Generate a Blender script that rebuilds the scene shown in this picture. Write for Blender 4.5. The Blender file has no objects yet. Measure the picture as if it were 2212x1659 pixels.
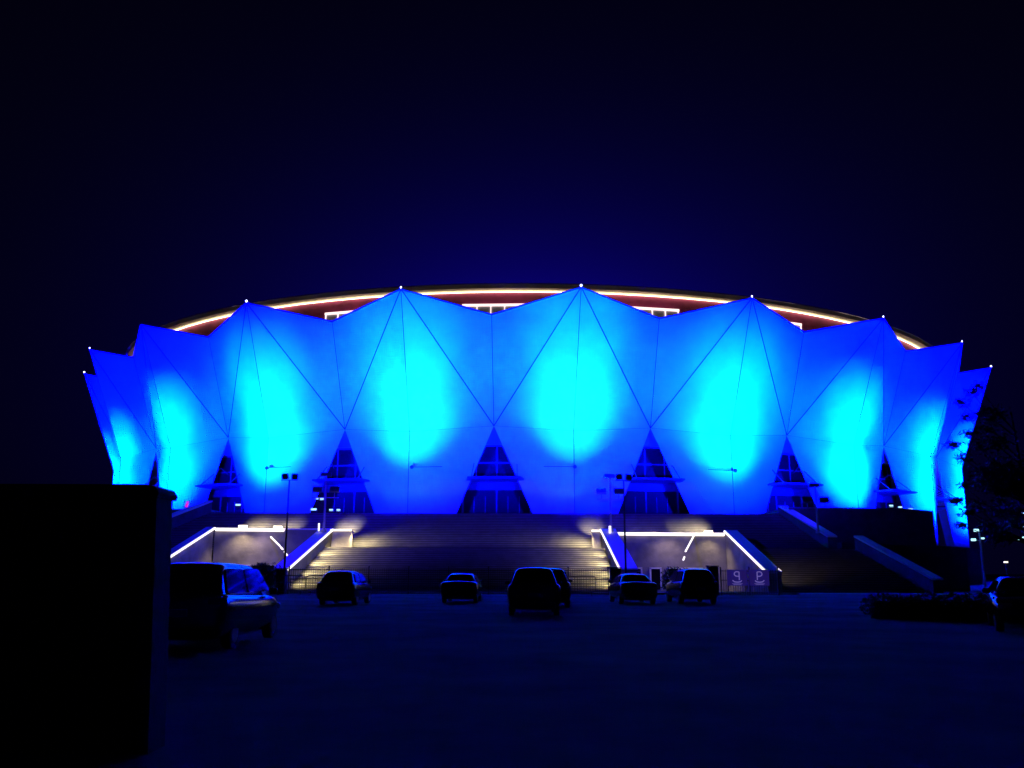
import bpy, math, random
from mathutils import Vector, Matrix
random.seed(7)
PI = math.pi
sc = bpy.context.scene
COL = sc.collection
R = math.radians

# ------------------------------------------------------------------ camera
CZ = 1.55
cam_d = bpy.data.cameras.new("camera"); cam = bpy.data.objects.new("camera", cam_d); COL.objects.link(cam)
cam_d.sensor_fit = 'HORIZONTAL'; cam_d.sensor_width = 36.0
cam_d.lens = 36.0 * 1883.9 / 2212.0
cam_d.clip_start = 0.1; cam_d.clip_end = 3000
PITCH = math.atan2(1234.3 - 829.5, 1883.9)
cam.matrix_world = Matrix.Translation((0, 0, CZ)) @ Matrix.Rotation(PI/2 + PITCH, 4, 'X') @ Matrix.Rotation(0.0027, 4, 'Z')
sc.camera = cam

# ------------------------------------------------------------------ render / exposure
sc.view_settings.view_transform = 'Standard'
sc.view_settings.look = 'None'
sc.view_settings.exposure = 0.0
sc.view_settings.gamma = 1.0
sc.cycles.use_denoising = True
sc.cycles.max_bounces = 5
sc.cycles.diffuse_bounces = 3
sc.cycles.glossy_bounces = 3
sc.cycles.sample_clamp_indirect = 3.0

# ------------------------------------------------------------------ night sky with the town-and-floodlight glow
world = bpy.data.worlds.new("World"); sc.world = world; world.use_nodes = True
nt = world.node_tree; nt.nodes.clear()
def wn(t, **k):
    n = nt.nodes.new(t)
    for a, b in k.items(): setattr(n, a, b)
    return n
def wm(op, a, b=None):
    n = wn('ShaderNodeMath', operation=op)
    for i, v in enumerate((a, b)):
        if v is None: continue
        if isinstance(v, (int, float)): n.inputs[i].default_value = v
        else: nt.links.new(v, n.inputs[i])
    return n.outputs[0]
tc = wn('ShaderNodeTexCoord'); sp = wn('ShaderNodeSeparateXYZ'); nt.links.new(tc.outputs['Generated'], sp.inputs[0])
az = wm('ARCTAN2', sp.outputs[0], sp.outputs[1])
el_ = wm('ARCSINE', sp.outputs[2])
da = wm('MULTIPLY', wm('SUBTRACT', az, 0.03), 0.62)
de = wm('SUBTRACT', el_, 0.22)
dist = wm('SQRT', wm('ADD', wm('MULTIPLY', da, da), wm('MULTIPLY', de, de)))
glow = wm('EXPONENT', wm('MULTIPLY', dist, -11.5))
glow2 = wm('MULTIPLY', glow, 0.39)
mixc = wn('ShaderNodeCombineColor')
nt.links.new(wm('ADD', wm('MULTIPLY', glow2, 0.012), 0.0006), mixc.inputs[0])
mixc.inputs[1].default_value = 0.0004
nt.links.new(wm('ADD', glow2, 0.0028), mixc.inputs[2])
bg = wn('ShaderNodeBackground'); bg.inputs['Strength'].default_value = 1.0
nt.links.new(mixc.outputs[0], bg.inputs['Color'])
wo = wn('ShaderNodeOutputWorld'); nt.links.new(bg.outputs[0], wo.inputs[0])

# ------------------------------------------------------------------ helpers
def tag(o, label=None, cat=None, group=None, kind=None):
    if label: o['label'] = label
    if cat: o['category'] = cat
    if group: o['group'] = group
    if kind: o['kind'] = kind
    return o
def thing(name, label, cat, loc=(0, 0, 0), rz=0.0, group=None):
    o = bpy.data.objects.new(name, None); COL.objects.link(o)
    o.location = loc; o.rotation_euler = (0, 0, rz); o.empty_display_size = 0.3
    return tag(o, label, cat, group)
def dup(o, parent=None):
    c = o.copy(); COL.objects.link(c)
    if parent is not None: c.parent = parent
    for ch in list(o.children): dup(ch, c)
    return c
class MB:
    def __init__(s): s.v = []; s.f = []
    def quad(s, *p):
        n = len(s.v); s.v += [Vector(q) for q in p]; s.f.append(tuple(range(n, n + len(p))))
    def box(s, c, d, M=None):
        cx, cy, cz = c; x, y, z = d[0]/2, d[1]/2, d[2]/2
        n = len(s.v)
        for k in ((-x,-y,-z),(x,-y,-z),(x,y,-z),(-x,y,-z),(-x,-y,z),(x,-y,z),(x,y,z),(-x,y,z)):
            p = Vector((cx+k[0], cy+k[1], cz+k[2]))
            s.v.append(M @ p if M else p)
        for q in ((0,3,2,1),(4,5,6,7),(0,1,5,4),(1,2,6,5),(2,3,7,6),(3,0,4,7)): s.f.append(tuple(n+i for i in q))
    def prism(s, pts, vec):
        """closed solid: polygon pts extruded along vec"""
        n = len(s.v); m = len(pts); vec = Vector(vec)
        s.v += [Vector(p) for p in pts] + [Vector(p) + vec for p in pts]
        s.f.append(tuple(n + i for i in range(m))[::-1]); s.f.append(tuple(n + m + i for i in range(m)))
        for i in range(m): s.f.append((n+i, n+(i+1) % m, n+m+(i+1) % m, n+m+i))
    def tube(s, a, b, r, r2=None, seg=8, caps=True):
        a = Vector(a); b = Vector(b); r2 = r if r2 is None else r2
        d = (b - a).normalized(); u = d.orthogonal().normalized(); w = d.cross(u)
        n = len(s.v)
        for c, q in ((a, r), (b, r2)):
            for i in range(seg):
                t = 2*PI*i/seg; s.v.append(c + u*math.cos(t)*q + w*math.sin(t)*q)
        for i in range(seg): s.f.append((n+i, n+(i+1) % seg, n+seg+(i+1) % seg, n+seg+i))
        if caps: s.f.append(tuple(n+i for i in range(seg))[::-1]); s.f.append(tuple(n+seg+i for i in range(seg)))
    def path(s, pts, r, seg=6):
        for a, b in zip(pts, pts[1:]): s.tube(a, b, r, seg=seg)
    def ball(s, c, r, n1=8, n2=6):
        c = Vector(c); n = len(s.v)
        for j in range(1, n2):
            for i in range(n1):
                t = PI*j/n2; p = 2*PI*i/n1
                s.v.append(c + Vector((math.sin(t)*math.cos(p), math.sin(t)*math.sin(p), math.cos(t)))*r)
        s.v.append(c + Vector((0, 0, r))); s.v.append(c - Vector((0, 0, r)))
        top = len(s.v)-2; bot = top+1
        for j in range(n2-2):
            for i in range(n1):
                a = n+j*n1+i; b = n+j*n1+(i+1) % n1; s.f.append((a, a+n1, b+n1, b))
        for i in range(n1):
            s.f.append((top, n+i, n+(i+1) % n1)); s.f.append((bot, n+(n2-2)*n1+(i+1) % n1, n+(n2-2)*n1+i))
    def build(s, name, mat, parent=None, smooth=False, bevel=0, sub=0, solid=0):
        me = bpy.data.meshes.new(name); me.from_pydata([tuple(v) for v in s.v], [], s.f); me.validate(); me.update()
        if smooth:
            for p in me.polygons: p.use_smooth = True
        o = bpy.data.objects.new(name, me); COL.objects.link(o)
        if mat: me.materials.append(mat)
        if parent is not None: o.parent = parent
        if solid:
            m = o.modifiers.new('solid', 'SOLIDIFY'); m.thickness = solid; m.offset = -1
        if bevel:
            m = o.modifiers.new('bevel', 'BEVEL'); m.width = bevel; m.segments = 2; m.limit_method = 'ANGLE'
        if sub:
            m = o.modifiers.new('sub', 'SUBSURF'); m.levels = sub; m.render_levels = sub
        return o

def mat(name, col, rough=0.7, noise=0.0, nscale=3.0, bump=0.0, bscale=20.0, metal=0.0, coat=0.0, spec=0.5, emit=None, estr=0.0, brick=None):
    m = bpy.data.materials.new(name); m.use_nodes = True
    t = m.node_tree; b = t.nodes['Principled BSDF']
    b.inputs['Base Color'].default_value = (*col, 1); b.inputs['Roughness'].default_value = rough
    b.inputs['Metallic'].default_value = metal; b.inputs['Coat Weight'].default_value = coat
    b.inputs['Coat Roughness'].default_value = 0.05
    b.inputs['Specular IOR Level'].default_value = spec
    co = t.nodes.new('ShaderNodeTexCoord')
    if noise:
        n = t.nodes.new('ShaderNodeTexNoise'); n.inputs['Scale'].default_value = nscale; n.inputs['Detail'].default_value = 6
        r = t.nodes.new('ShaderNodeValToRGB')
        r.color_ramp.elements[0].position = 0.3; r.color_ramp.elements[1].position = 0.7
        r.color_ramp.elements[0].color = (*[c*(1-noise) for c in col], 1)
        r.color_ramp.elements[1].color = (*[min(1, c*(1+noise)) for c in col], 1)
        t.links.new(co.outputs['Object'], n.inputs['Vector']); t.links.new(n.outputs[0], r.inputs[0])
        t.links.new(r.outputs[0], b.inputs['Base Color'])
    if bump:
        n = t.nodes.new('ShaderNodeTexNoise'); n.inputs['Scale'].default_value = bscale; n.inputs['Detail'].default_value = 4
        q = t.nodes.new('ShaderNodeBump'); q.inputs['Strength'].default_value = bump; q.inputs['Distance'].default_value = 0.05
        t.links.new(co.outputs['Object'], n.inputs['Vector']); t.links.new(n.outputs[0], q.inputs['Height'])
        t.links.new(q.outputs[0], b.inputs['Normal'])
    if emit:
        b.inputs['Emission Color'].default_value = (*emit, 1); b.inputs['Emission Strength'].default_value = estr
    return m

M = dict(
    membrane=mat('membrane', (0.72, 0.74, 0.76), 0.75, noise=0.06, nscale=0.5, spec=0.0),
    seam=mat('seam', (0.06, 0.07, 0.12), 0.8, spec=0.1),
    facade=mat('facade', (0.30, 0.31, 0.35), 0.6, noise=0.15, nscale=0.8),
    maroon=mat('maroon', (0.34, 0.03, 0.14), 0.6, noise=0.25, nscale=0.5),
    soffit=mat('soffit', (0.78, 0.72, 0.52), 0.6, noise=0.12, nscale=0.7),
    roof=mat('roof', (0.42, 0.42, 0.46), 0.5, noise=0.2, nscale=0.3),
    trim=mat('trim', (0.7, 0.7, 0.7), 0.22, metal=1.0),
    glass=mat('glass', (0.005, 0.005, 0.008), 0.5, spec=0.04),
    gap=mat('gap_panel', (0.14, 0.14, 0.16), 0.6, noise=0.1),
    band=mat('sign_band', (0.05, 0.05, 0.06), 0.6, noise=0.2),
    canopy=mat('canopy', (0.05, 0.05, 0.07), 0.5, spec=0.3),
    mullion=mat('mullion', (0.07, 0.07, 0.085), 0.6, spec=.1),
    step=mat('step', (0.25, 0.235, 0.215), 0.85, noise=0.22, nscale=1.3, bump=0.4, bscale=9, spec=0.2),
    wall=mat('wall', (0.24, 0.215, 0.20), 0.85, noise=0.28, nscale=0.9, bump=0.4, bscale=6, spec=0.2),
    cap=mat('cap', (0.72, 0.72, 0.76), 0.6, noise=0.06, nscale=4, spec=0.3),
    nosing_shadow=mat('nosing_shadow', (0.06, 0.058, 0.06), 0.8),  # dark colour stands in for the shadow line below each step edge
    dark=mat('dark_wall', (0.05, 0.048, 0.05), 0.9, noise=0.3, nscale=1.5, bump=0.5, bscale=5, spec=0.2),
    asphalt=mat('asphalt', (0.10, 0.10, 0.103), 0.82, noise=0.5, nscale=0.35, bump=0.25, bscale=14, spec=0.008),
    kerb=mat('kerb', (0.22, 0.21, 0.2), 0.8, noise=0.2, nscale=3),
    iron=mat('iron', (0.03, 0.03, 0.035), 0.5),
    pole=mat('pole', (0.30, 0.30, 0.31), 0.45, metal=0.3),
    white=mat('white_frame', (0.7, 0.68, 0.64), 0.6),
    leaf=mat('leaf', (0.04, 0.075, 0.03), 0.6, noise=0.5, nscale=2.0, spec=0.3),
    bark=mat('bark', (0.07, 0.05, 0.035), 0.9, noise=0.3, nscale=6, bump=0.6, bscale=20),
    tyre=mat('tyre', (0.015, 0.015, 0.015), 0.85),
    rim=mat('rim', (0.5, 0.5, 0.5), 0.3, metal=0.8),
    carglass=mat('car_glass', (0.004, 0.004, 0.006), 0.04, spec=0.5),
    tail=mat('tail_lamp', (0.10, 0.006, 0.006), 0.12, coat=1.0),
    head=mat('head_lamp', (0.6, 0.6, 0.6), 0.08, coat=1.0),
    plastic=mat('bumper_plastic', (0.02, 0.02, 0.022), 0.5),
    plate=mat('plate', (0.05, 0.08, 0.3), 0.5),
    sign=mat('sign_blue', (0.03, 0.06, 0.35), 0.5, emit=(.12, .06, 1.0), estr=0.10),  # board is no lamp; emission stands in for ambient blue light
    signw=mat('sign_white', (0.65, 0.65, 0.7), 0.5, emit=(.35, .28, 1.0), estr=0.32),  # lettering glows faintly in place of the light falling on it
    led=mat('led_warm', (0.9, 0.85, 0.75), 0.5, emit=(1.0, 0.90, 0.80), estr=1.7),
    ledhot=mat('led_hot', (0.9, 0.85, 0.7), 0.5, emit=(1.0, 0.88, 0.6), estr=2.6),
    ledroof=mat('led_roof', (0.9, 0.85, 0.6), 0.5, emit=(1.0, 0.88, 0.56), estr=5.0),
    ledwin=mat('led_window', (0.9, 0.85, 0.8), 0.5, emit=(1.0, 0.74, 0.72), estr=1.6),
    bulb=mat('bulb', (0.9, 0.9, 0.9), 0.5, emit=(0.85, 0.92, 1.0), estr=3.0),
    flood=mat('flood_lens', (0.5, 0.9, 0.9), 0.3, emit=(0.5, 0.95, 1.0), estr=1.3),
    red=mat('red_lamp', (0.6, 0.05, 0.08), 0.4, emit=(0.8, 0.02, 0.12), estr=0.9),
)
WARM = (1.0, 0.80, 0.42)
def lamp(kind, name, loc, target, energy, color, parent=None, size=1.0, blend=1.0, radius=0.25):
    d = bpy.data.lights.new(name, kind); d.energy = energy; d.color = color
    d.shadow_soft_size = radius
    if kind == 'SPOT': d.spot_size = size; d.spot_blend = blend
    o = bpy.data.objects.new(name, d); COL.objects.link(o); o.location = loc
    if target is not None:
        v = Vector(target) - Vector(loc); o.rotation_euler = v.to_track_quat('-Z', 'Y').to_euler()
    if parent is not None:
        o.parent = parent; o.matrix_parent_inverse = parent.matrix_basis.inverted()
    return o

# ------------------------------------------------------------------ ground
def ground():
    m = MB()
    m.quad((-600, -60, 0), (600, -60, 0), (600, 900, 0), (-600, 900, 0))
    tag(m.build('ground', M['asphalt']), kind='structure')
    m = MB(); m.box((-2, 62.5, 0.06), (44, 0.3, 0.12))
    tag(m.build('kerb', M['kerb'], bevel=0.02), kind='structure')
    m = MB()                                                # paved walk between kerb and steps
    m.quad((-45, 62.66, 0.05), (45, 62.66, 0.05), (45, 67.2, 0.05), (-45, 67.2, 0.05))
    tag(m.build('pavement', M['kerb']), kind='structure')
ground()

# ------------------------------------------------------------------ the stadium shell
D = 146.0; SX = .0357*D; AX = .4398*D; AY = .376*D; ROT = .1922; TH = -.2736; DL = PI/12
def el(a, r, z=0.0, out=0.0):
    ex = AX*r*math.sin(a); ey = -AY*r*math.cos(a)
    nx = math.sin(a)*AY; ny = -math.cos(a)*AX; q = math.hypot(nx, ny); ex += out*nx/q; ey += out*ny/q
    return Vector((SX + ex*math.cos(ROT) - ey*math.sin(ROT), D + ex*math.sin(ROT) + ey*math.cos(ROT), z))
ZT, ZV, ZM, ZK, ZB = .194*D+CZ, .1794*D+CZ, .1027*D+CZ, .0975*D+CZ, 4.7
ZP = 6.9; ZL = 3.47
stadium = thing('stadium', 'oval arena lit bright blue, its folded petal shell standing above the wide steps', 'stadium', (SX, D, 0))
def P(o):                                                   # keep world coordinates under an Empty that is not at the origin
    return o
stad_inv = Matrix.Translation((-SX, -D, 0))
def local(o, parent):
    o.parent = parent; o.matrix_parent_inverse = parent.matrix_world.inverted() if False else Matrix.Translation(-Vector(parent.location))
    return o
MOFF = -0.0028; TOFF = 0.0032
KS = range(-8, 8)
AIM = {-6: 10.5, -5: 12.5, -4: 13, -3: 14.8, -2: 17.2, -1: 19.3, 0: 19.9, 1: 17.6, 2: 15.0, 3: 13.8, 4: 13, 5: 12.5}
for k in KS:
    a0, a1, am = TH + k*DL, TH + (k+1)*DL, TH + (k+.5)*DL
    T = el(am + TOFF, 1.1123, ZT); Vl = el(a0, 1.0611, ZV); Vr = el(a1, 1.0611, ZV)
    Ml = el(a0 + MOFF, 1.0, ZM); Mr = el(a1 + MOFF, 1.0, ZM); K = el(am + MOFF*1.5, 1.0301, ZK)
    bw = .39*DL/2
    Bl = el(am - bw, 1.005, ZB); Br = el(am + bw, 1.005, ZB); Bk = el(am + MOFF*1.5, 1.029, ZB)
    m = MB()
    m.v = [T, Vl, Vr, Ml, Mr, K, Bl, Br, Bk]
    m.f = [(0, 1, 3), (0, 3, 5), (0, 5, 4), (0, 4, 2), (3, 6, 8, 5), (5, 8, 7, 4)]
    pet = local(m.build('petal', M['membrane'], solid=0.05), stadium)
    s = MB(); e = 0.05
    for a, b, r in ((T, Ml, .06), (T, Mr, .06), (T, K, .035), (K, Bk, .035), (Vl, Ml, .035), (Ml, K, .014), (K, Mr, .014)):
        s.tube(a, b, r, seg=6)
    local(s.build('seam', M['seam']), stadium).parent = pet
    s = MB(); s.tube(Vl, T, .09, seg=6); s.tube(T, Vr, .09, seg=6)
    local(s.build('rim', M['seam']), stadium).parent = pet
    top = T + Vector((0, 0, .14))
    if k != -3:
        s = MB(); s.tube(T, top, .05); s.ball(top + Vector((0, 0, .05)), .13 if k in (-5, -2, 4, 0) else .095)
        local(s.build('tip_lamp', M['bulb']), stadium).parent = pet
    # ---- the floodlights that stand on the podium in front of this petal
    if -6 <= k <= 5:
        zc = AIM[k]
        base = el(am, 1.0301, 8.6, out=10.0)
        face = K.lerp(T, max(0, (zc - ZK)/(ZT - ZK))) if zc > ZK else Vector((K.x, K.y, zc))
        rim = K.lerp(T, 0.62)
        side = abs(k + 0.2) > 2.6
        low = Vector((K.x, K.y, 9.0))
        lamp('SPOT', 'blue_flood', el(am, 1.0301, 8.6, out=15.0), rim*0.6 + low*0.4, 720000, (0.0, 0.0, 1.0), stadium, R(100), 0.9, 0.5)
        lamp('SPOT', 'azure_flood', el(am, 1.0301, 8.8, out=14.0), K.lerp(T, 0.15), (5600 if abs(k+.2) < 1.5 else 3600 if not side else 800), (0.0, 0.36, 1.0), stadium, R(86), 1.0, 0.5)
        up = (T - K).normalized()
        e1 = 9000 if not side else 9500
        lamp('SPOT', 'cyan_flood', base, face + up*3.4, e1, (0.0, 1.0, 1.0), stadium, R(41), 1.0, 0.5)
        lamp('SPOT', 'cyan_flood', base, face - up*2.8, e1*.9, (0.0, 1.0, 1.0), stadium, R(46), 1.0, 0.5)
        lamp('SPOT', 'teal_flood', el(am, 1.0301, 8.7, out=12.0), face + up*.8, 8200 if not side else 6400, (0.0, 1.0, 1.0), stadium, R(62), 1.0, 0.5)
bpy.context.view_layer.update()
for o in list(stadium.children):
    if o.type == 'LIGHT': o.matrix_parent_inverse = Matrix.Translation(-Vector(stadium.location))

# inner drum, fascia, soffit, roof
NS = 96
def ring(r, z, n=NS, out=0): return [el(2*PI*i/n, r*(1+(.024*math.sin(2*PI*i/n)**4 if z > 24 and r > .96 else 0)), z, out) for i in range(n)]
def band(m, A, B):
    n0 = len(m.v); n = len(A); m.v += A + B
    for i in range(n): m.f.append((n0+i, n0+(i+1) % n, n0+n+(i+1) % n, n0+n+i))
RW = .955
m = MB(); band(m, ring(RW, 0), ring(RW, 26.0)); local(m.build('wall', M['facade']), stadium)
m = MB(); band(m, ring(.979, 25.0), ring(.979, 31.76)); band(m, ring(RW, 25.0), ring(.979, 25.0)); local(m.build('upper_wall', M['maroon']), stadium)
ZS = 31.76
m = MB(); band(m, ring(1.0, ZS), ring(.979, ZS)); soff = local(m.build('soffit', M['soffit']), stadium)
m = MB(); band(m, ring(1.0, ZS), ring(1.002, ZS+.42))
for rr, zz, r2, z2 in ((1.002, ZS+.42, .97, ZS+.62), (.97, ZS+.62, .85, ZS+1.7), (.85, ZS+1.7, .6, ZS+3.2), (.6, ZS+3.2, .3, ZS+4.0)):
    band(m, ring(rr, zz), ring(r2, z2))
n0 = len(m.v); m.v += ring(.3, ZS+4.0); m.f.append(tuple(range(n0, n0+NS)))
roof = local(m.build('roof', M['roof'], smooth=False), stadium)
m = MB(); rp = ring(1.0035, ZS+.45)
for i in range(NS): m.tube(rp[i], rp[(i+1) % NS], .05, seg=6)
local(m.build('gutter_rail', M['trim']), stadium).parent = roof
m = MB(); A = ring(.9815, ZS-.16); B = ring(.9815, ZS-.10); A2 = ring(.9835, ZS-.16); B2 = ring(.9835, ZS-.10)
band(m, A2, B2); band(m, B2, B); band(m, A, A2); band(m, B, A)
local(m.build('light_band', M['ledroof']), stadium)
# clerestory windows with lit frames above each valley
for k in range(-4, 6):
    a = TH + k*DL; c = el(a, .979, 0, out=.12)
    tg = (el(a+.01, .979) - el(a-.01, .979)).normalized(); nr = Vector((tg.y, -tg.x, 0))
    Mx = Matrix(((tg.x, nr.x, 0, c.x), (tg.y, nr.y, 0, c.y), (0, 0, 1, 0), (0, 0, 0, 1)))
    zt = 30.1; m = MB(); m.box((0, .05, zt-1.25), (7.6, .1, 2.5), Mx)
    w = local(m.build('clerestory_window', M['facade']), stadium)
    m = MB(); m.box((0, .2, zt), (7.8, .14, .24), Mx)
    for i in range(6): m.box((-3.8+1.52*i, .2, zt-1.2), (.1, .12, 2.3), Mx)
    local(m.build('lit_frame', M['ledwin']), stadium).parent = w
# podium drum under the petals
m = MB(); band(m, ring(1.045, 0), ring(1.045, ZB)); band(m, ring(1.045, ZB), ring(RW, ZB)); local(m.build('podium_drum', M['dark']), stadium)

# entrances in the gaps between petals
rs = random.Random(3)
for k in range(-5, 6):
    a = TH + k*DL + MOFF; c = el(a, RW, 0, out=.05)
    tg = (el(a+.01, RW) - el(a-.01, RW)).normalized(); nr = Vector((tg.y, -tg.x, 0))
    Mx = Matrix(((tg.x, nr.x, 0, c.x), (tg.y, nr.y, 0, c.y), (0, 0, 1, 0), (0, 0, 0, 1)))
    cm = el(a, .982, 0); Mm = Matrix(((tg.x, nr.x, 0, cm.x), (tg.y, nr.y, 0, cm.y), (0, 0, 1, 0), (0, 0, 0, 1)))
    m = MB(); m.box((0, 0, 15.95), (3.4, .1, 2.4), Mm); local(m.build('gap_panel', M['gap']), stadium)
    m = MB(); m.box((0, .12, 12.85), (10.5, .2, 3.7), Mx)
    w = local(m.build('window', M['glass']), stadium)
    m = MB()
    for x in (-4.4, -2.2, 0, 2.2, 4.4): m.box((x, .26, 12.85), (.11, .1, 3.7), Mx)
    m.box((0, .27, 12.9), (10.5, .1, .13), Mx); m.box((0, .27, 14.75), (10.6, .16, .16), Mx)
    local(m.build('mullion', M['mullion']), stadium).parent = w
    m = MB(); m.box((0, .12, 8.2), (11.5, .2, 3.6), Mx)
    d = local(m.build('door', M['glass']), stadium)
    m = MB()
    for x in (-5.4, -3.6, 0, 3.6, 5.4): m.box((x, .26, 8.2), (.13 if abs(x) != 3.6 else .2, .1, 3.6), Mx)
    for x in (-2.4, -1.2, 1.2, 2.4): m.box((x, .26, 7.9), (.06, .08, 2.9), Mx)
    local(m.build('door_frame', M['mullion']), stadium).parent = d
    m = MB(); m.box((0, .3, 10.45), (11.0, .5, .9), Mx)
    sb = local(m.build('sign_band', M['band']), stadium)
    if k == 0:                                              # a row of raised characters, too soft in the photo to read
        xs = [-2.75, -2.1, -.85, -.1, .65, 1.4, 2.15, 2.9]
        for x in xs:
            m = MB()
            for _ in range(3): m.box((x, .58, 10.2+rs.random()*.5), (.42, .04, .05), Mx)
            for _ in range(2): m.box((x-.2+rs.random()*.4, .58, 10.45), (.05, .04, .55), Mx)
            local(m.build('character', M['mullion']), stadium).parent = sb
    m = MB()
    m.prism([Mx @ Vector(p) for p in ((-3.3, .5, 10.75), (3.3, .5, 10.75), (2.7, 4.9, 10.8), (-2.7, 4.9, 10.8))], (0, 0, .18))
    cp = local(m.build('canopy', M['canopy']), stadium)
    for x in (-2.6, 2.6):
        m = MB(); m.tube(Mx @ Vector((x*.9, 4.4, 11.0)), Mx @ Vector((x*.85, 1.8, 13.2)), .05); m.tube(Mx @ Vector((x*.85, 1.8, 13.2)), Mx @ Vector((x, .3, 12.6)), .05)
        local(m.build('stay_rod', M['iron']), stadium).parent = cp
# small lamps bracketed beside the keel seams
for k, s_ in ((-1, 1), (0, -1), (1, -1), (-2, 1)):
    am = TH + (k+.5)*DL; p = el(am + s_*.004, 1.034, 12.0 if k != -2 else 12.4, out=.35)
    tg = (el(am+.01, 1.03) - el(am-.01, 1.03)).normalized()
    m = MB(); m.ball(p, .2); m.tube(p, p + tg*s_*3.2, .03); m.tube(p, p - Vector((0, 0, .0)) + el(am, 1.02, 0)*0 + Vector((0, .9, 0)), .04)
    local(m.build('bracket_lamp', M['iron']), stadium)

# ------------------------------------------------------------------ podium stairs
pod = thing('podium', 'broad concrete podium with two stair flights and lit cheek walls below the arena', 'podium', (0, 75, 0))
def pl(o): return local(o, pod)
def flight(name, x0a, x1a, x0b, x1b, y0, y1, z0, z1, n):
    """n steps; (x0a,x1a) width at the foot, (x0b,x1b) at the top"""
    m = MB(); q = MB(); dy = (y1-y0)/n; dz = (z1-z0)/n
    for i in range(n):
        t = i/n; xa = x0a+(x0b-x0a)*t; xb = x1a+(x1b-x1a)*t
        ya = y0+dy*i; za = z0+dz*(i+1)
        m.box(((xa+xb)/2, (ya-.03+y1)/2, (za+z0-.02)/2 if i == 0 else za-dz/2), (xb-xa, y1-ya+.03, (za-z0+.02) if i == 0 else dz-.03))
        q.box(((xa+xb)/2, ya-.045, za-.03), (xb-xa-.02, .09, .066))  # dark strip drawn as the shade under the step edge
    f = pl(m.build(name, M['step'])); pl(q.build('nosing_shadow', M['nosing_shadow'])).parent = f
    return f
flight('upper_stairs', -32.5, 27.4, -28.4, 25.1, 76.6, 83.2, ZL, ZP, 21)
flight('central_stairs', -16.9, 8.1, -15.6, 7.7, 66.8, 74.6, 0, ZL, 21)
flight('right_stairs', 20.0, 31.0, 19.4, 28.6, 66.8, 74.6, 0, ZL, 21)
flight('left_stairs', -38.5, -26.9, -34.5, -26.2, 66.8, 74.6, 0, ZL, 21)
for xa, xb in ((-36.0, -26.35), (-16.5, 8.2), (19.2, 29.6)):
    m = MB(); m.box(((xa+xb)/2, 75.6, ZL-.2), (xb-xa, 2.0, .4)); pl(m.build('landing', M['step']))
m = MB(); m.box((-1.7, 88.0, ZP-.25), (53.6, 9.6, .5)); m.box((-1.7, 93.0, 3.2), (53, 18, 6.3)); pl(m.build('platform', M['step']))
# retaining blocks either side
m = MB()
m.prism([(25.9, 82.0, 0), (39.3, 82.0, 0), (39.3, 82.0, 7.15), (36.5, 82.0, 7.4), (25.9, 82.0, 7.5)], (0, 15, 0))
m.prism([(28.6, 76.7, 0), (39.3, 76.7, 0), (39.3, 76.7, 3.6), (28.6, 76.7, 4.1)], (0, 5.2, 0))
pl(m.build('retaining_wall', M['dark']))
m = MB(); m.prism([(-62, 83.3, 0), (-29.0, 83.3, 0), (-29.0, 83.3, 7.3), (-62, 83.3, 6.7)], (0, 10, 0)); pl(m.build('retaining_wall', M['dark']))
def cheek(x_foot, x_top, w, y0, y1, z0, z1, name='cheek_wall', led=None, mt='wall'):
    """sloping side wall with a pale cap; led = 'left' / 'right' edge strip"""
    m = MB()
    a = [Vector((x_foot, y0, 0)), Vector((x_foot+w, y0, 0)), Vector((x_top+w, y1, 0)), Vector((x_top, y1, 0))]
    zt = [z0, z0, z1, z1]
    n = len(m.v); m.v += [Vector((p.x, p.y, -.05)) for p in a] + [Vector((p.x, p.y, z)) for p, z in zip(a, zt)]
    for q in ((0,3,2,1),(4,5,6,7),(0,1,5,4),(1,2,6,5),(2,3,7,6),(3,0,4,7)): m.f.append(q)
    cw = pl(m.build(name, M[mt]))
    m = MB(); e = .06
    m.v = [Vector((p.x+(e if i in (1, 2) else -e), p.y-(e if i < 2 else 0), z+dz)) for dz in (.003, .13) for i, (p, z) in enumerate(zip(a, zt))]
    m.f = [(0,3,2,1),(4,5,6,7),(0,1,5,4),(1,2,6,5),(2,3,7,6),(3,0,4,7)]
    pl(m.build('cap', M['cap'])).parent = cw
    if led:
        for side in led:
            o = (w+.09) if side == 'right' else -.09
            m = MB(); m.tube((x_foot+o, y0+.1, z0+.03), (x_top+o, y1, z1+.03), .09, seg=6)
            pl(m.build('light_strip', M['led'])).parent = cw
    return cw
# stair cheeks:           foot    top   width  y0    y1    z0   z1
cheek(-17.75, -16.45, .95, 66.6, 76.2, 1.62, 5.0, led=('right',))
cheek(8.2, 7.75, 1.15, 66.6, 76.2, 1.70, 5.05, led=('left',))
cheek(19.2, 18.45, .95, 66.6, 76.2, 1.45, 4.95, led=('left',))
cheek(-27.2, -26.3, .6, 66.6, 76.2, 1.9, 5.1, led=('right',))
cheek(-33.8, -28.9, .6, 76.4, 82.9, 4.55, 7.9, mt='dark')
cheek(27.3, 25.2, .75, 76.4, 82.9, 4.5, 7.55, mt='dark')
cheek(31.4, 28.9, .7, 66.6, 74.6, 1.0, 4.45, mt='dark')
# blocks returning inwards at the landing
m = MB(); m.box((-14.6, 76.25, 4.2), (1.75, .5, 1.5)); b = pl(m.build('landing_block', M['wall']))
m = MB(); m.box((-14.65, 75.9, 4.98), (1.8, .14, .14)); pl(m.build('light_strip', M['ledhot'])).parent = b
m = MB(); m.box((7.3, 76.25, 4.2), (.75, .5, 1.5)); b = pl(m.build('landing_block', M['wall']))
m = MB(); m.box((7.25, 75.9, 4.98), (.75, .14, .14)); pl(m.build('light_strip', M['ledhot'])).parent = b
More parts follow.
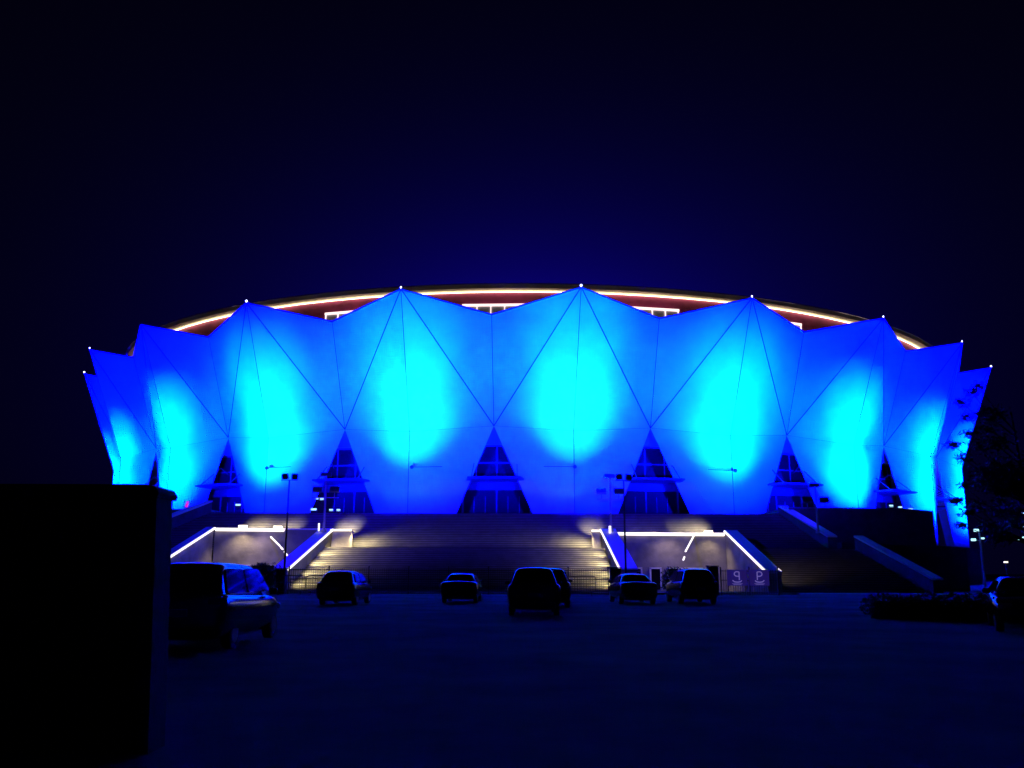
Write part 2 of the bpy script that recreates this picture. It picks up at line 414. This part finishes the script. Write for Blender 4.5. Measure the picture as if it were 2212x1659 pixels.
# recessed walls between the cheeks
def recess(x0, x1, zt, led_x1):
    m = MB(); m.box(((x0+x1)/2, 76.45, zt/2), (x1-x0, .4, zt)); w = pl(m.build('recess_wall', M['wall']))
    m = MB(); m.tube((x0+.1, 76.1, zt+.02), (led_x1, 76.1, zt-.02), .14, seg=6); pl(m.build('light_strip', M['led'])).parent = w
    m = MB(); m.box(((x0+x1)/2, 76.45, zt+.07), (x1-x0, .6, .13)); pl(m.build('coping', M['cap'])).parent = w
    return w
rw = recess(8.9, 18.45, 4.72, 18.3)
lw = recess(-25.6, -16.5, 5.0, -19.6)
# sloping rows of glowing tubes running down into the recesses
for nm, pts, par in (('tube_row', [((15.65, 76.05, 4.55), (14.4, 73.5, 3.2)), ((14.2, 73.0, 2.75), (14.0, 72.5, 2.5))], rw),
                     ('tube_row', [((-20.7, 76.05, 4.4), (-19.5, 74.6, 3.6)), ((-19.4, 74.5, 3.5), (-19.1, 74.1, 3.3)), ((-18.9, 73.9, 3.1), (-18.4, 73.2, 2.7)), ((-18.25, 73.0, 2.6), (-17.9, 72.4, 2.35))], lw)):
    m = MB()
    for a, b in pts: m.tube(a, b, .07, seg=6)
    pl(m.build('sloping_light_strip', M['led'])).parent = par
# doors and louvred windows at the foot of the right recess
for i, (x, w_) in enumerate(((10.6, 1.0), (12.3, .9), (14.1, 1.5), (15.7, 1.2))):
    m = MB(); m.box((x, 76.2, .95), (w_, .1, 1.7)); f = pl(m.build('window', M['glass']))
    m = MB()
    for s_ in (-1, 1): m.box((x+s_*w_/2, 76.12, .95), (.13, .14, 1.85))
    m.box((x, 76.12, 1.85), (w_+.13, .14, .13))
    pl(m.build('window_frame', M['white'])).parent = f
    if i != 1:
        m = MB()
        for j in range(6): m.box((x, 76.1, .35+j*.25), (w_-.15, .06, .05))
        pl(m.build('louvre', M['kerb'])).parent = f
for x in (-22.8, -20.2, -18.6):
    m = MB(); m.box((x, 76.2, 1.0), (1.0, .1, 1.9)); f = pl(m.build('door', M['glass']))
    m = MB(); m.box((x-.5, 76.12, 1.0), (.1, .14, 2.0)); m.box((x+.5, 76.12, 1.0), (.1, .14, 2.0)); m.box((x, 76.12, 2.0), (1.1, .14, .1))
    pl(m.build('door_frame', M['white'])).parent = f
# the warm floodlamps by the landing
def warm(x, y, z, tgt, e, par, size=R(110), col=WARM, rad=.12):
    m = MB(); m.box((x, y, z+.03), (.75, .2, .3)); o = pl(m.build('flood_lamp', M['ledhot'], bevel=.03)); o.parent = par
    if tgt: lamp('SPOT', 'warm_light', (x, y-.25, z+.05), tgt, e, col, None, size, .8, rad).parent = None
warm(-23.1, 75.9, 5.2, None, 0, lw); warm(-20.1, 75.9, 5.15, None, 0, lw); warm(16.9, 75.9, 4.85, None, 0, rw)
def pt(x, y, z, tgt, e, size=120, col=WARM, rad=.12, blend=.9):
    return lamp('SPOT', 'warm_light', (x, y, z), tgt, e, col, None, R(size), blend, rad)
YEL = (1, .82, .36)
PALE = (1, .78, .72)
BLUE = (.012, 0.0, 1.0)
WL = [pt(-23.1, 75.7, 5.35, (-23.1, 76.0, 0), 750, 115), pt(-21.5, 74.9, 4.9, (-21.5, 75.8, 0), 170, 150, PALE),
      pt(16.9, 75.7, 5.0, (16.9, 75.9, 0), 520, 105), pt(13.5, 74.9, 4.6, (13.5, 75.8, 0), 170, 150, PALE),
      pt(12.2, 75.8, 5.3, (12.2, 78.0, 4.0), 160, 110, PALE),
      pt(-13.5, 75.35, 4.85, (-12.9, 76.9, 3.4), 1100, 92, YEL), pt(6.6, 75.35, 4.85, (6.0, 76.9, 3.4), 950, 92, YEL),
      pt(20.1, 66.5, 1.9, (22.3, 70.0, 1.3), 60, 90, PALE)]
for x_, e_ in ((-23.1, 420), (-21.6, 150), (-20.1, 260), (-14.8, 400), (7.3, 230), (16.9, 330), (15.2, 120)):  # added spots; their pools on the upper steps imitate lamp bloom
    WL.append(pt(x_, 77.2, 5.75, (x_, 80.6, 4.95), e_*4.0, 52, (1, .84, .5), .15, 1.0))
for i_ in range(5):                                         # added warm spots without fixtures, brightening the steps beside the cheek walls
    y_ = 66.9 + 1.75*i_; z_ = .95 + .445*(y_-66.8)
    f_ = -16.25+.136*(y_-66.6); WL.append(pt(f_, y_, z_, (f_+.8, y_+1.0, z_-1.0), 380+80*i_, 118, YEL, .08, .8))
    WL.append(pt(7.6-.05*i_, y_, z_, (6.7, y_+1.0, z_-1.0), 460, 118, YEL, .08, .8))
for w_ in WL:
    w_.parent = pod; w_.matrix_parent_inverse = Matrix.Translation(-Vector(pod.location))

# ------------------------------------------------------------------ cars
PAINTS = {}
def paint(name, col, rough=.13, metal=.0):
    if name not in PAINTS: PAINTS[name] = mat(name, col, rough, metal=metal, coat=.35)
    return PAINTS[name]
def loft(m, secs, close=True):
    n0 = len(m.v); n = len(secs[0])
    for s in secs: m.v += [Vector(p) for p in s]
    for i in range(len(secs)-1):
        for j in range(n-1): 
            a = n0+i*n+j; m.f.append((a, a+1, a+n+1, a+n))
    if close:
        m.f.append(tuple(n0+j for j in range(n))[::-1]); e = n0+(len(secs)-1)*n; m.f.append(tuple(e+j for j in range(n)))
CARS = {
 #        length width  body stations (y, zlow, ztop, w)                                                  greenhouse: rear base y, rear top y, front top y, front base y, roof z, base z, top half width
 'sedan': (4.6, 1.8, [(0, .26, .92, .80), (.05, .2, 1.03, .89), (.35, .18, 1.08, .93), (1.0, .17, 1.06, .94), (2.4, .17, 1.0, .94), (3.4, .17, .98, .94), (4.2, .2, .88, .9), (4.52, .34, .74, .76), (4.6, .42, .62, .62)],
           (.62, 1.30, 2.75, 3.55, 1.46, 1.0, .60)),
 'suv': (4.6, 1.85, [(0, .32, 1.04, .84), (.05, .25, 1.13, .93), (.3, .22, 1.16, .965), (1.0, .2, 1.13, .97), (2.4, .2, 1.08, .97), (3.5, .2, 1.06, .965), (4.2, .32, .98, .88), (4.52, .4, .84, .78), (4.6, .48, .7, .64)],
         (.06, .42, 2.7, 3.45, 1.70, 1.06, .64)),
 'mpv': (4.7, 1.86, [(0, .28, 1.04, .86), (.04, .22, 1.12, .94), (.3, .19, 1.13, .965), (1.0, .18, 1.11, .97), (2.6, .17, 1.06, .97), (3.6, .17, 1.04, .965), (4.3, .3, .9, .87), (4.62, .36, .76, .76), (4.7, .44, .62, .62)],
         (.05, .30, 2.9, 3.95, 1.71, 1.03, .68)),
 'hatch': (4.2, 1.78, [(0, .28, .96, .81), (.05, .22, 1.05, .89), (.3, .19, 1.07, .93), (1.0, .18, 1.05, .935), (2.2, .17, 1.01, .935), (3.1, .17, .99, .93), (3.8, .3, .9, .85), (4.12, .36, .76, .74), (4.2, .44, .64, .6)],
         (.12, .62, 2.35, 3.15, 1.56, 1.0, .61)),
}
def car(kind, label, loc, rz, pm, group='cars parked in front of the arena'):
    L, W, st, (rb, rt, ft, fb, zr, zb, wt) = CARS[kind]
    t = thing('parked_car', label, 'car', loc, rz, group)
    m = MB(); secs = []
    for y, z0, z1, w in st:
        h = z1-z0
        secs.append([(-w*.3, y, z0), (-w*.86, y, z0), (-w*.98, y, z0+h*.22), (-w, y, z0+h*.6), (-w*.985, y, z0+h*.86), (-w*.93, y, z1-.01), (-w*.4, y, z1+.02), (0, y, z1+.03),
                     (w*.4, y, z1+.02), (w*.93, y, z1-.01), (w*.985, y, z0+h*.86), (w, y, z0+h*.6), (w*.98, y, z0+h*.22), (w*.86, y, z0), (w*.3, y, z0)])
    loft(m, [s + [s[0]] for s in secs], True)
    m.f = [tuple(dict.fromkeys(f)) for f in m.f]
    body = m.build('body', pm, t, smooth=True, sub=1)
    # greenhouse: pillars and roof, cross-sections along the length
    wb = W/2*.93
    ys = [(rb, zb+.0, wb*.96, wb*.96), (rb+(rt-rb)*.5, zb+(zr-zb)*.53, wb*.99, wb*.83), (rt, zr-.05, wb, wt*1.0), (rt+.35, zr-.005, wb, wt), ((rt+ft)/2, zr, wb, wt), (ft-.3, zr-.03, wb, wt), (ft, zr-.07, wb, wt*.98), (ft+(fb-ft)*.5, zb+(zr-zb)*.48, wb*.99, wb*.84), (fb, zb, wb*.95, wb*.95)]
    m = MB(); secs = []
    for y, z, w0, w1 in ys:
        b = zb-.06
        secs.append([(-w0, y, b), (-(w0+w1)/2-.01, y, (b+z)/2), (-w1, y, z-.03), (-w1*.8, y, z), (0, y, z+.025), (w1*.8, y, z), (w1, y, z-.03), ((w0+w1)/2+.01, y, (b+z)/2), (w0, y, b)])
    loft(m, secs, True)
    gh = m.build('cabin', pm, t, smooth=True, sub=1)
    def pane(name, pts, off, parent=t, mt=M['carglass']):
        mm = MB(); off = Vector(off); c = sum((Vector(p) for p in pts), Vector())/len(pts)
        q = []
        n = len(pts)
        for i in range(n):                                  # cut corners so panes are rounded
            p = Vector(pts[i]); a = Vector(pts[i-1]); b = Vector(pts[(i+1) % n])
            for f, o in ((.12, a), (.03, a), (.03, b), (.12, b)):
                q.append(p.lerp(o, f).lerp(c, .04 if f < .1 else 0)+off)
        mm.prism(q, -off.normalized()*.05)
        return mm.build(name, mt, parent)
    # rear window on the slope of the tailgate
    n = Vector((0, -(zr-zb), (rt-rb))).normalized()
    def rp(f, s): # point on the rear slope
        y = rb+(rt-rb)*f; z = zb+(zr-zb-.05)*f; w = wb*.96+(wt-wb*.96)*f
        return (s*w, y, z)
    lo, hi = (.2, .86) if kind != 'sedan' else (.14, .88)
    a = Vector(rp(lo, -.80)); b = Vector(rp(lo, .80)); c = Vector(rp(hi, .84)); d = Vector(rp(hi, -.84))
    pane('rear_window', [a, b, c, d], n*.035)
    # front windscreen
    n = Vector((0, (zr-zb), (fb-ft))).normalized()
    def fp(f, s):
        y = fb+(ft-fb)*f; z = zb+(zr-.07-zb)*f; w = wb*.95+(wt-wb*.95)*f
        return (s*w, y, z)
    pane('windscreen', [fp(.08, .84), fp(.08, -.84), fp(.88, -.84), fp(.88, .84)], n*.035)
    # side windows
    for s in (-1, 1):
        zl, zh = zb+.06, zr-.13
        def sw(z): return s*(wb+(wt-wb)*((z-zb+.06)/(zr-zb+.03)))
        yr = rt+.10; yf = ft-.05; mid = (yr+yf)/2+.1
        for nm, ya, yb, yc, yd in (('side_window', yr-.28 if kind == 'sedan' else yr-.02, mid-.05, mid-.05, yr+.12), ('side_window', mid+.05, min(yf+.62, fb-.25), yf+.02, mid+.05)):
            pane(nm, [(sw(zl), ya, zl), (sw(zl), yb, zl), (sw(zh), yc, zh), (sw(zh), yd, zh)], (s*.035, 0, .008))
        m = MB(); m.box((s*(W/2+.08), ft+.35, zb+.06), (.2, .12, .14)); m.build('mirror', pm, t, bevel=.04)
        m = MB(); z = st[1][2]
        m.box((s*W/2*.79, .06, z-.14), (.26, .14, .17)); m.build('tail_lamp', M['tail'], t, bevel=.03)
        m = MB(); m.box((s*W/2*.72, L-.13, st[-2][2]-.04), (.34, .2, .14)); m.build('headlight', M['head'], t, bevel=.04)
        for yy in (.85, L-.9):
            m = MB(); m.tube((s*(W/2-.22), yy, .31), (s*(W/2-.02), yy, .31), .31, seg=20)
            wh = m.build('wheel', M['tyre'], t, bevel=.03)
            m = MB(); m.tube((s*(W/2-.03), yy, .31), (s*(W/2-.005), yy, .31), .2, .19, seg=16); m.build('rim', M['rim'], wh)
    m = MB(); m.box((0, -.01, .40), (W*.84, .12, .2)); m.build('bumper', M['plastic'], t, bevel=.05)
    m = MB(); m.box((0, -.02 if kind != 'sedan' else -.0, .74), (.44, .04, .14)); m.build('licence_plate', M['plate'], t, bevel=.008)
    return t
dk = paint('dark_paint', (.02, .021, .026)); sv = paint('silver_paint', (.10, .10, .11)); wh = paint('white_paint', (.60, .60, .62), .35, .0); gr = paint('grey_paint', (.03, .03, .035))
car('mpv', 'tall dark people carrier nearest the camera, parked beside the dark wall', (-6.55, 17.6, 0), 0, gr)
car('hatch', 'dark hatchback parked in front of the iron fence and left stair light', (-8.1, 41, 0), R(-4), sv)
car('sedan', 'small saloon parked alone before the middle of the dark steps', (-2.6, 44, 0), R(-2), sv)
car('suv', 'large dark off-road car in the middle with its bulky tailgate facing the camera', (.80, 31.6, 0), R(-1), gr)
car('suv', 'car parked close behind the large middle off-road car, only its roof and flank showing', (1.62, 38.5, 0), R(-2), gr)
car('sedan', 'saloon with a raked rear window parked before the gate pillar right of the steps', (6.2, 43.3, 0), R(2.5), sv)
car('suv', 'dark car with a rounded bright roof edge parked next to the parking signs', (9.25, 43.8, 0), R(1.5), gr)
car('sedan', 'dark car at the far right edge of the lot beside the hedge', (15.5, 27.5, 0), R(155), dk)

# ------------------------------------------------------------------ foreground wall
w = thing('garden_wall', 'tall dark masonry wall with a chipped coping corner filling the lower left', 'wall', (-6, 8.2, 0))
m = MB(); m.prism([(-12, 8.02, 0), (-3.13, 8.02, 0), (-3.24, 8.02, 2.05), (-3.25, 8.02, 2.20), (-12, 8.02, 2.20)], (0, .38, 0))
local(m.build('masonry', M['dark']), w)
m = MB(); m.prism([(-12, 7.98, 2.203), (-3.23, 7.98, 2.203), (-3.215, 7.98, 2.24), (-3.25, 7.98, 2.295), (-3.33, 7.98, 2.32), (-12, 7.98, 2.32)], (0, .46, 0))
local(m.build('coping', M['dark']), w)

# ------------------------------------------------------------------ fence, pillars, barriers, signs
def fence(xa, xb, y, label, n):
    t = thing('iron_fence', label, 'fence', ((xa+xb)/2, y, 0))
    L = (xb-xa)/n
    for i in range(n):
        x0 = xa+i*L; m = MB()
        for z in (.2, 1.0, 1.62): m.box((x0+L/2, y, z), (L, .04, .05))
        k = int(L/.15)
        for j in range(1, k): m.box((x0+L*j/k, y, .9), (.028, .028, 1.62))
        local(m.build('panel', M['iron']), t)
    for i in range(n+1):
        m = MB(); m.box((xa+i*L, y, .9), (.08, .08, 1.8)); m.ball((xa+i*L, y, 1.84), .06); local(m.build('post', M['iron']), t)
fence(-15.2, 6.6, 61, 'long black iron railing in front of the lit central steps', 8)
fence(14.3, 18.2, 61, 'short black iron railing under the two blue parking signs', 2)
def pillar(x, y, w_, h, label):
    t = thing('gate_pillar', label, 'pillar', (x, y, 0), group='gate pillars along the fence')
    m = MB(); m.box((0, 0, h/2-.04), (w_, w_, h-.08)); m.build('shaft', M['dark'], t, bevel=.02)
    m = MB(); m.box((0, 0, h-.035), (w_+.1, w_+.1, .07)); m.build('cap', M['dark'], t, bevel=.015)
pillar(-15.7, 61, .62, 1.72, 'dark square pillar at the left end of the railing, below the left stair light strip')
pillar(7.1, 61, .72, 1.85, 'dark square pillar where the railing ends beside the right stair cheek')
pillar(13.75, 61, .66, 1.98, 'dark square pillar left of the two parking signs')
def barrier(x, y, rz, label):
    t = thing('crowd_barrier', label, 'barrier', (x, y, 0), rz, 'steel crowd barriers before the railing')
    r = .18; pts = []
    for (cx, cz, a0) in ((1.0-r, 1.25-r, 0), (-1.0+r, 1.25-r, 90), (-1.0+r, .25+r, 180), (1.0-r, .25+r, 270)):
        for i in range(5): a = R(a0+i*22.5); pts.append((cx+r*math.cos(a), 0, cz+r*math.sin(a)))
    m = MB(); m.path(pts+[pts[0]], .03)
    m.build('frame', M['iron'], t)
    m = MB()
    for i in range(1, 10): m.tube((-1+.2*i, 0, .27), (-1+.2*i, 0, 1.23), .012, seg=5)
    m.tube((-1, 0, .8), (1, 0, .8), .02)
    m.build('bars', M['iron'], t)
    for s in (-.7, .7):
        m = MB(); m.box((s, 0, .13), (.05, .05, .26)); m.box((s, 0, .02), (.06, .6, .04)); m.build('foot', M['iron'], t)
barrier(4.5, 58.2, R(3), 'steel crowd barrier with rounded corners just right of the large middle car')
barrier(-12.4, 58.4, R(-2), 'steel crowd barrier against the lit foot of the left stairs')
barrier(-14.5, 58.6, R(1), 'steel crowd barrier beside the leftmost dark gate pillar')
def psign(x, mirror, label):
    t = thing('parking_sign', label, 'sign', (x, 60.4, 0), group='blue parking signs by the right stairs')
    m = MB(); m.box((0, 0, 1.18), (1.34, .05, 1.05)); bd = m.build('board', M['sign'], t, bevel=.01)
    s = -1 if mirror else 1; m = MB(); w_ = .035
    def stroke(pts):
        for a, b in zip(pts, pts[1:]):
            a = Vector((s*a[0], -.045, a[1])); b = Vector((s*b[0], -.045, b[1])); m.tube(a, b, w_, seg=6)
    stroke([(-.14, 1.02), (-.14, 1.55), (.02, 1.57)] + [(.02+.17*math.sin(R(a)), 1.42+.15*math.cos(R(a))) for a in range(0, 181, 30)] + [(-.14, 1.27)])
    stroke([(-.30, .98), (-.2, .90), (0, .88), (.2, .90), (.32, 1.0)])
    m.build('letter', M['signw'], bd)
    m = MB()
    for zz, ww in ((.72, .55), (.78, .7)): m.box((0, -.03, zz), (ww, .012, .025))
    m.build('small_print', M['signw'], bd)
    for q in (-.6, .6):
        m = MB(); m.box((q, .05, .85), (.05, .04, 1.7)); m.build('post', M['pole'], t)
psign(15.25, True, 'blue parking board with a reversed letter P, next to the gate pillar')
psign(16.75, False, 'blue parking board with letter P, nearest the foot of the sloping light strip')

# ------------------------------------------------------------------ lamp posts
def head_box(m, c, rz, tilt=0.0, d=(.7, .32, .5)):
    Mx = Matrix.Translation(c) @ Matrix.Rotation(rz, 4, 'Z') @ Matrix.Rotation(tilt, 4, 'X'); m.box((0, 0, 0), d, Mx)
def twin_post(x, y, h, label, rz=0):
    t = thing('floodlight_post', label, 'floodlight', (x, y, 0), rz, 'floodlight posts before the arena')
    m = MB(); m.tube((0, 0, 0), (0, 0, h), .09, .055, seg=10); m.tube((0, 0, 0), (0, 0, .1), .2, seg=10); m.build('pole', M['iron'], t, smooth=False)
    m = MB(); m.box((0, 0, h), (1.2, .07, .06)); m.build('crossbar', M['iron'], t)
    for s, d in ((-.32, -.05), (.38, -.1)):
        m = MB(); head_box(m, (s, 0, h+.28+d*.2), s, .3, (.46, .26, .42)); m.build('lamp_head', M['iron'], t, bevel=.05)
    b_ = (x, y+.35, h+.3)
    o = lamp('SPOT', 'blue_flood', b_, (x, y+20, h-4.5), 4600, BLUE, t, R(150), .7, .2)
    o.matrix_parent_inverse = Matrix.Translation((-x, -y, 0))
twin_post(-16.3, 64, 8.05, 'slim dark post with two square lamp heads before the left recess')
twin_post(8.2, 64, 8.1, 'slim dark post with two small lamp heads just right of the central stair cheek')
def arena_post(x, y, zb_, zt_, label):
    t = thing('floodlight_post', label, 'floodlight', (x, y, zb_), 0, 'floodlight posts before the arena')
    h = zt_-zb_
    m = MB(); m.tube((0, 0, -.1), (0, 0, h), .11, .06, seg=10); m.tube((0, 0, -.1), (0, 0, .12), .22, seg=10); m.build('pole', M['pole'], t)
    m = MB(); m.box((0, 0, h-1.9), (2.3, .08, .07)); m.build('crossbar', M['pole'], t)
    for s in (-.75, .75):
        m = MB(); head_box(m, (s, .15, h-1.2), 0, -.5, (.85, .3, .5)); hd = m.build('lamp_head', M['iron'], t, bevel=.04)
        m = MB(); m.tube((s, .1, h-1.9), (s, .15, h-1.3), .04); m.build('bracket', M['pole'], t)
    m = MB(); head_box(m, (-.05, .1, h+.1), .2, -.4, (.95, .3, .3)); m.build('lamp_head', M['iron'], t, bevel=.04)
    m = MB(); head_box(m, (-.05, .262, h+.16), .2, -.4, (.7, .02, .2)); m.build('lens', M['flood'], t)
    o = lamp('SPOT', 'blue_flood', (x, y+.55, zt_), (x, y+20, zt_-6), 2600 if x < 20 else 700, BLUE, t, R(165), .6, .2)
    o.matrix_parent_inverse = Matrix.Translation((-x, -y, -zb_))
arena_post(-16.0, 75.3, 4.9, 9.6, 'tall floodlight post standing on the left stair cheek wall')
arena_post(8.5, 75.5, 5.0, 9.55, 'tall floodlight post standing on the right stair cheek wall, glowing at its foot')
arena_post(26.9, 77.5, 5.0, 9.0, 'floodlight post on the sloping cap at the far right of the steps')
for x, y, z, e, lab in ((-16.35, 74.9, 5.15, 20, 0), (8.35, 75.0, 5.0, 40, 1)):
    m = MB(); m.tube((x, y, z-.3), (x, y, z+.35), .10 if lab else .07, seg=8); o = pl(m.build('post_foot_lamp', M['led']))
def small_flood(x, y, z, s, label, rz=0, n=1, tilt=-.9):
    t = thing('ground_floodlight', label, 'floodlight', (x, y, z), rz, 'ground floodlights on the podium')
    m = MB(); head_box(m, (0, 0, .3), 0, tilt, (s, .22, s*.62)); m.build('housing', M['iron'], t, bevel=.03)
    m = MB(); head_box(m, (0, -.125, .36), 0, tilt*0, (s*.86, .03, s*.5)); m.build('lens', M['flood'], t)
    m = MB(); m.box((0, .1, .1), (s*.5, .1, .2)); m.build('stand', M['iron'], t)
small_flood(-19.0, 84.5, ZP, .62, 'bright pale floodlight at the step edge, widest of the left cluster')
small_flood(-17.35, 84.6, ZP, .42, 'small square floodlight right of the left post')
small_flood(-16.65, 84.6, ZP, .40, 'rightmost small floodlight of the left cluster')
small_flood(-18.6, 86.0, ZP+1.15, .42, 'pale floodlight raised above the left cluster')
small_flood(-19.05, 86.0, ZP+1.2, .25, 'tiny floodlight raised above the left cluster, left of its neighbour')
m = MB(); m.box((-18.8, 86.1, ZP+.62), (.9, .1, 1.24)); tag(m.build('equipment_cabinet', M['dark']), 'slim dark cabinet carrying the raised pair of floodlights', 'cabinet')
small_flood(-26.2, 84.2, 7.3, .55, 'single pale floodlight at the far left of the podium edge')
small_flood(36.0, 83.4, 7.35, .42, 'left one of a pair of cyan floodlights above the dark right wall')
small_flood(36.8, 83.3, 7.2, .42, 'right one of a pair of cyan floodlights above the dark right wall')
small_flood(39.0, 86.0, 7.2, .5, 'thin cyan floodlight near the corner of the dark right wall')
def yard_lamp(x, y, h, heads, label):
    t = thing('yard_lamp', label, 'street lamp', (x, y, 0), group='yard lamps right of the arena')
    m = MB(); m.tube((0, 0, 0), (0, 0, h), .14, .09, seg=8); m.build('pole', M['pole'], t)
    for dx, dz, s in heads:
        m = MB(); m.tube((0, 0, h+dz-.1), (dx, 0, h+dz), .05); m.build('arm', M['pole'], t)
        m = MB(); m.box((dx, -.05, h+dz), (s*1.3, .3, s*.75)); m.build('lamp_head', M['flood'] if s < .5 else M['bulb'], t, bevel=.06)
yard_lamp(50.3, 95, 6.0, ((-.35, .0, .38), (-.75, -1.0, .36), (.25, -.85, .25)), 'pole with three bright white lamps right of the arena')
yard_lamp(55.2, 95, 7.6, ((-.3, -1.3, .33), (-.55, -2.5, .4), (-.1, -2.4, .36), (0, .2, .25)), 'taller pole with stacked white lamps at the right edge')
yard_lamp(46.3, 98, 4.9, ((-.2, 0, .4),), 'short lamp pole with one cyan lamp beside the last petal')
t = thing('far_lamp', 'tiny warm lamp in the dark at the right', 'street lamp', (50.0, 90, 0))
m = MB(); m.tube((0, 0, 0), (0, 0, 2.5), .06); m.build('pole', M['iron'], t)
m = MB(); m.box((0, 0, 2.6), (.35, .2, .15)); m.build('lamp_head', M['led'], t)
t = thing('beacon', 'small red lamp on the podium edge at the left', 'lamp', (-30.6, 82.6, 7.2))
m = MB(); m.tube((0, 0, 0), (0, 0, .15), .1); m.build('base', M['iron'], t)
m = MB(); m.tube((0, 0, .15), (.12, 0, .75), .16, .12, seg=10); m.build('red_lens', M['red'], t, bevel=.03)
t = thing('wall_sign', 'small pale square sign next to the dark masonry wall', 'sign', (-25.9, 66.0, 0))
m = MB(); m.box((0, 0, 3.9), (.62, .06, .95)); m.build('board', M['cap'], t, bevel=.02)
m = MB(); m.tube((0, .06, 0), (0, .06, 4.2), .04); m.build('post', M['pole'], t)

# ------------------------------------------------------------------ foliage
def leaves(m, c, r, n, s, rs, shell=.55):
    c = Vector(c)
    for _ in range(n):
        d = Vector((rs.gauss(0, 1), rs.gauss(0, 1), rs.gauss(0, 1))).normalized()
        q = (shell + (1-shell)*rs.random())
        p = c + Vector((d.x*r[0], d.y*r[1], d.z*r[2]))*q
        u = Vector((rs.gauss(0, 1), rs.gauss(0, 1), rs.gauss(0, 1))).normalized(); v = u.orthogonal().normalized()
        k = s*(.6+.8*rs.random())
        m.quad(p-u*k, p-v*k*.45, p+u*k, p+v*k*.45)
def bush(x, y, rx, h, label, n=1500):
    rs = random.Random(int(x*10)+99)
    t = thing('bush', label, 'bush', (x, y, 0)); m = MB()
    for i in range(9):
        a = rs.random()*2*PI; q = rs.random()*.5
        leaves(m, (q*rx*math.cos(a), q*rx*.6*math.sin(a), h*.45), (rx*.62, rx*.5, h*.5), n//9, .09, rs, .6)
    m.build('foliage', M['leaf'], t)
    m = MB(); m.tube((0, 0, 0), (0, 0, h*.4), .06, .04); m.build('trunk', M['bark'], t)
bush(-17.9, 63.8, 1.75, 2.25, 'large rounded dark bush behind the people carrier, before the left recess', 3600)
bush(11.6, 63.8, 1.2, 2.0, 'rounded green bush before the right recess, between two parked cars', 2400)
bush(-15.0, 52.0, .8, 1.0, 'low dark shrub left of the leftmost gate pillar', 900)
# clipped hedge along the right side
t = thing('hedge', 'long low clipped hedge in the dark lower right', 'hedge', (17, 29, 0)); m = MB(); c_ = MB(); rs = random.Random(5)
for i in range(22):
    px, py = -4.2+i*.62, 2.0-i*.34; h = .42+.02*i+rs.uniform(-.03, .04)
    leaves(m, (px, py, h*.95), (.75, .65, h), 520, .075, rs, .75)
    c_.tube((px, py, 0), (px, py, h*1.35), .42, .34, seg=9)  # added solid core that hides the bright ground behind the leaves
m.build('foliage', M['leaf'], t); c_.build('inner_core', M['bark'], t)
# tree whose branches cross the last petals
t = thing('broadleaf_tree', 'dark leafy tree at the right whose branches cross the last blue petal', 'tree', (35.1, 60, 0))
rs = random.Random(11); tr = MB(); cr = MB()
tr.tube((0, 0, 0), (.15, 0, 4.2), .30, .2, seg=10); tr.tube((.15, 0, 4.2), (.0, 0, 9.0), .2, .1, seg=8)
tips = []
for i in range(26):
    a = rs.random()*2*PI; z0 = rs.uniform(3.2, 8.8); L = rs.uniform(2.0, 4.2)*(1-.35*(z0-3.2)/6)
    st_ = Vector((.1, 0, z0)); p = st_; dr = Vector((math.cos(a), math.sin(a), rs.uniform(.15, .7))).normalized()
    r0 = .09
    for s in range(4):
        dr = (dr + Vector((rs.gauss(0, .18), rs.gauss(0, .18), rs.gauss(0, .12)))).normalized()
        q = p + dr*L/4; tr.tube(p, q, r0, r0*.65, seg=6); r0 *= .65; p = q
        if s > 0: tips.append((p.copy(), .75 if s > 1 else .5))
for p, r_ in tips: leaves(cr, p, (r_*1.1, r_*1.1, r_*.75), 110, .13, rs, .2)
tr.tube((0, 0, 9.0), (-.2, 0, 12.5), .1, .05, seg=6)
for px, pz, q in ((-3.2, 13.3, .7), (-3.6, 12.1, .6), (-3.3, 11.0, .7), (-4.3, 10.3, .6), (-3.8, 9.3, .7), (-4.9, 6.3, .5), (-4.3, 5.5, .6), (-2.9, 13.9, .7), (-2.5, 14.3, .6), (-3.9, 7.4, .5), (-4.2, 4.7, .5), (-2.4, 12.4, .9), (-3.0, 8.2, .9), (-2.6, 10.2, 1.0), (-3.2, 6.0, .8)):
    e_ = Vector((px, rs.uniform(-.6, .6), pz)); st_ = Vector((.0, 0, max(3.6, pz-3.2)))
    mid = st_.lerp(e_, .5) + Vector((0, rs.uniform(-.3, .3), -.35)); tr.tube(st_, mid, .07, .04, seg=6); tr.tube(mid, e_, .04, .02, seg=5)
    leaves(cr, e_, (q, q, q*.7), int(150*q), .17, rs, .15); leaves(cr, mid, (1.0, .8, .7), 120, .16, rs, .1)
tr.build('trunk', M['bark'], t); cr.build('crown', M['leaf'], t)
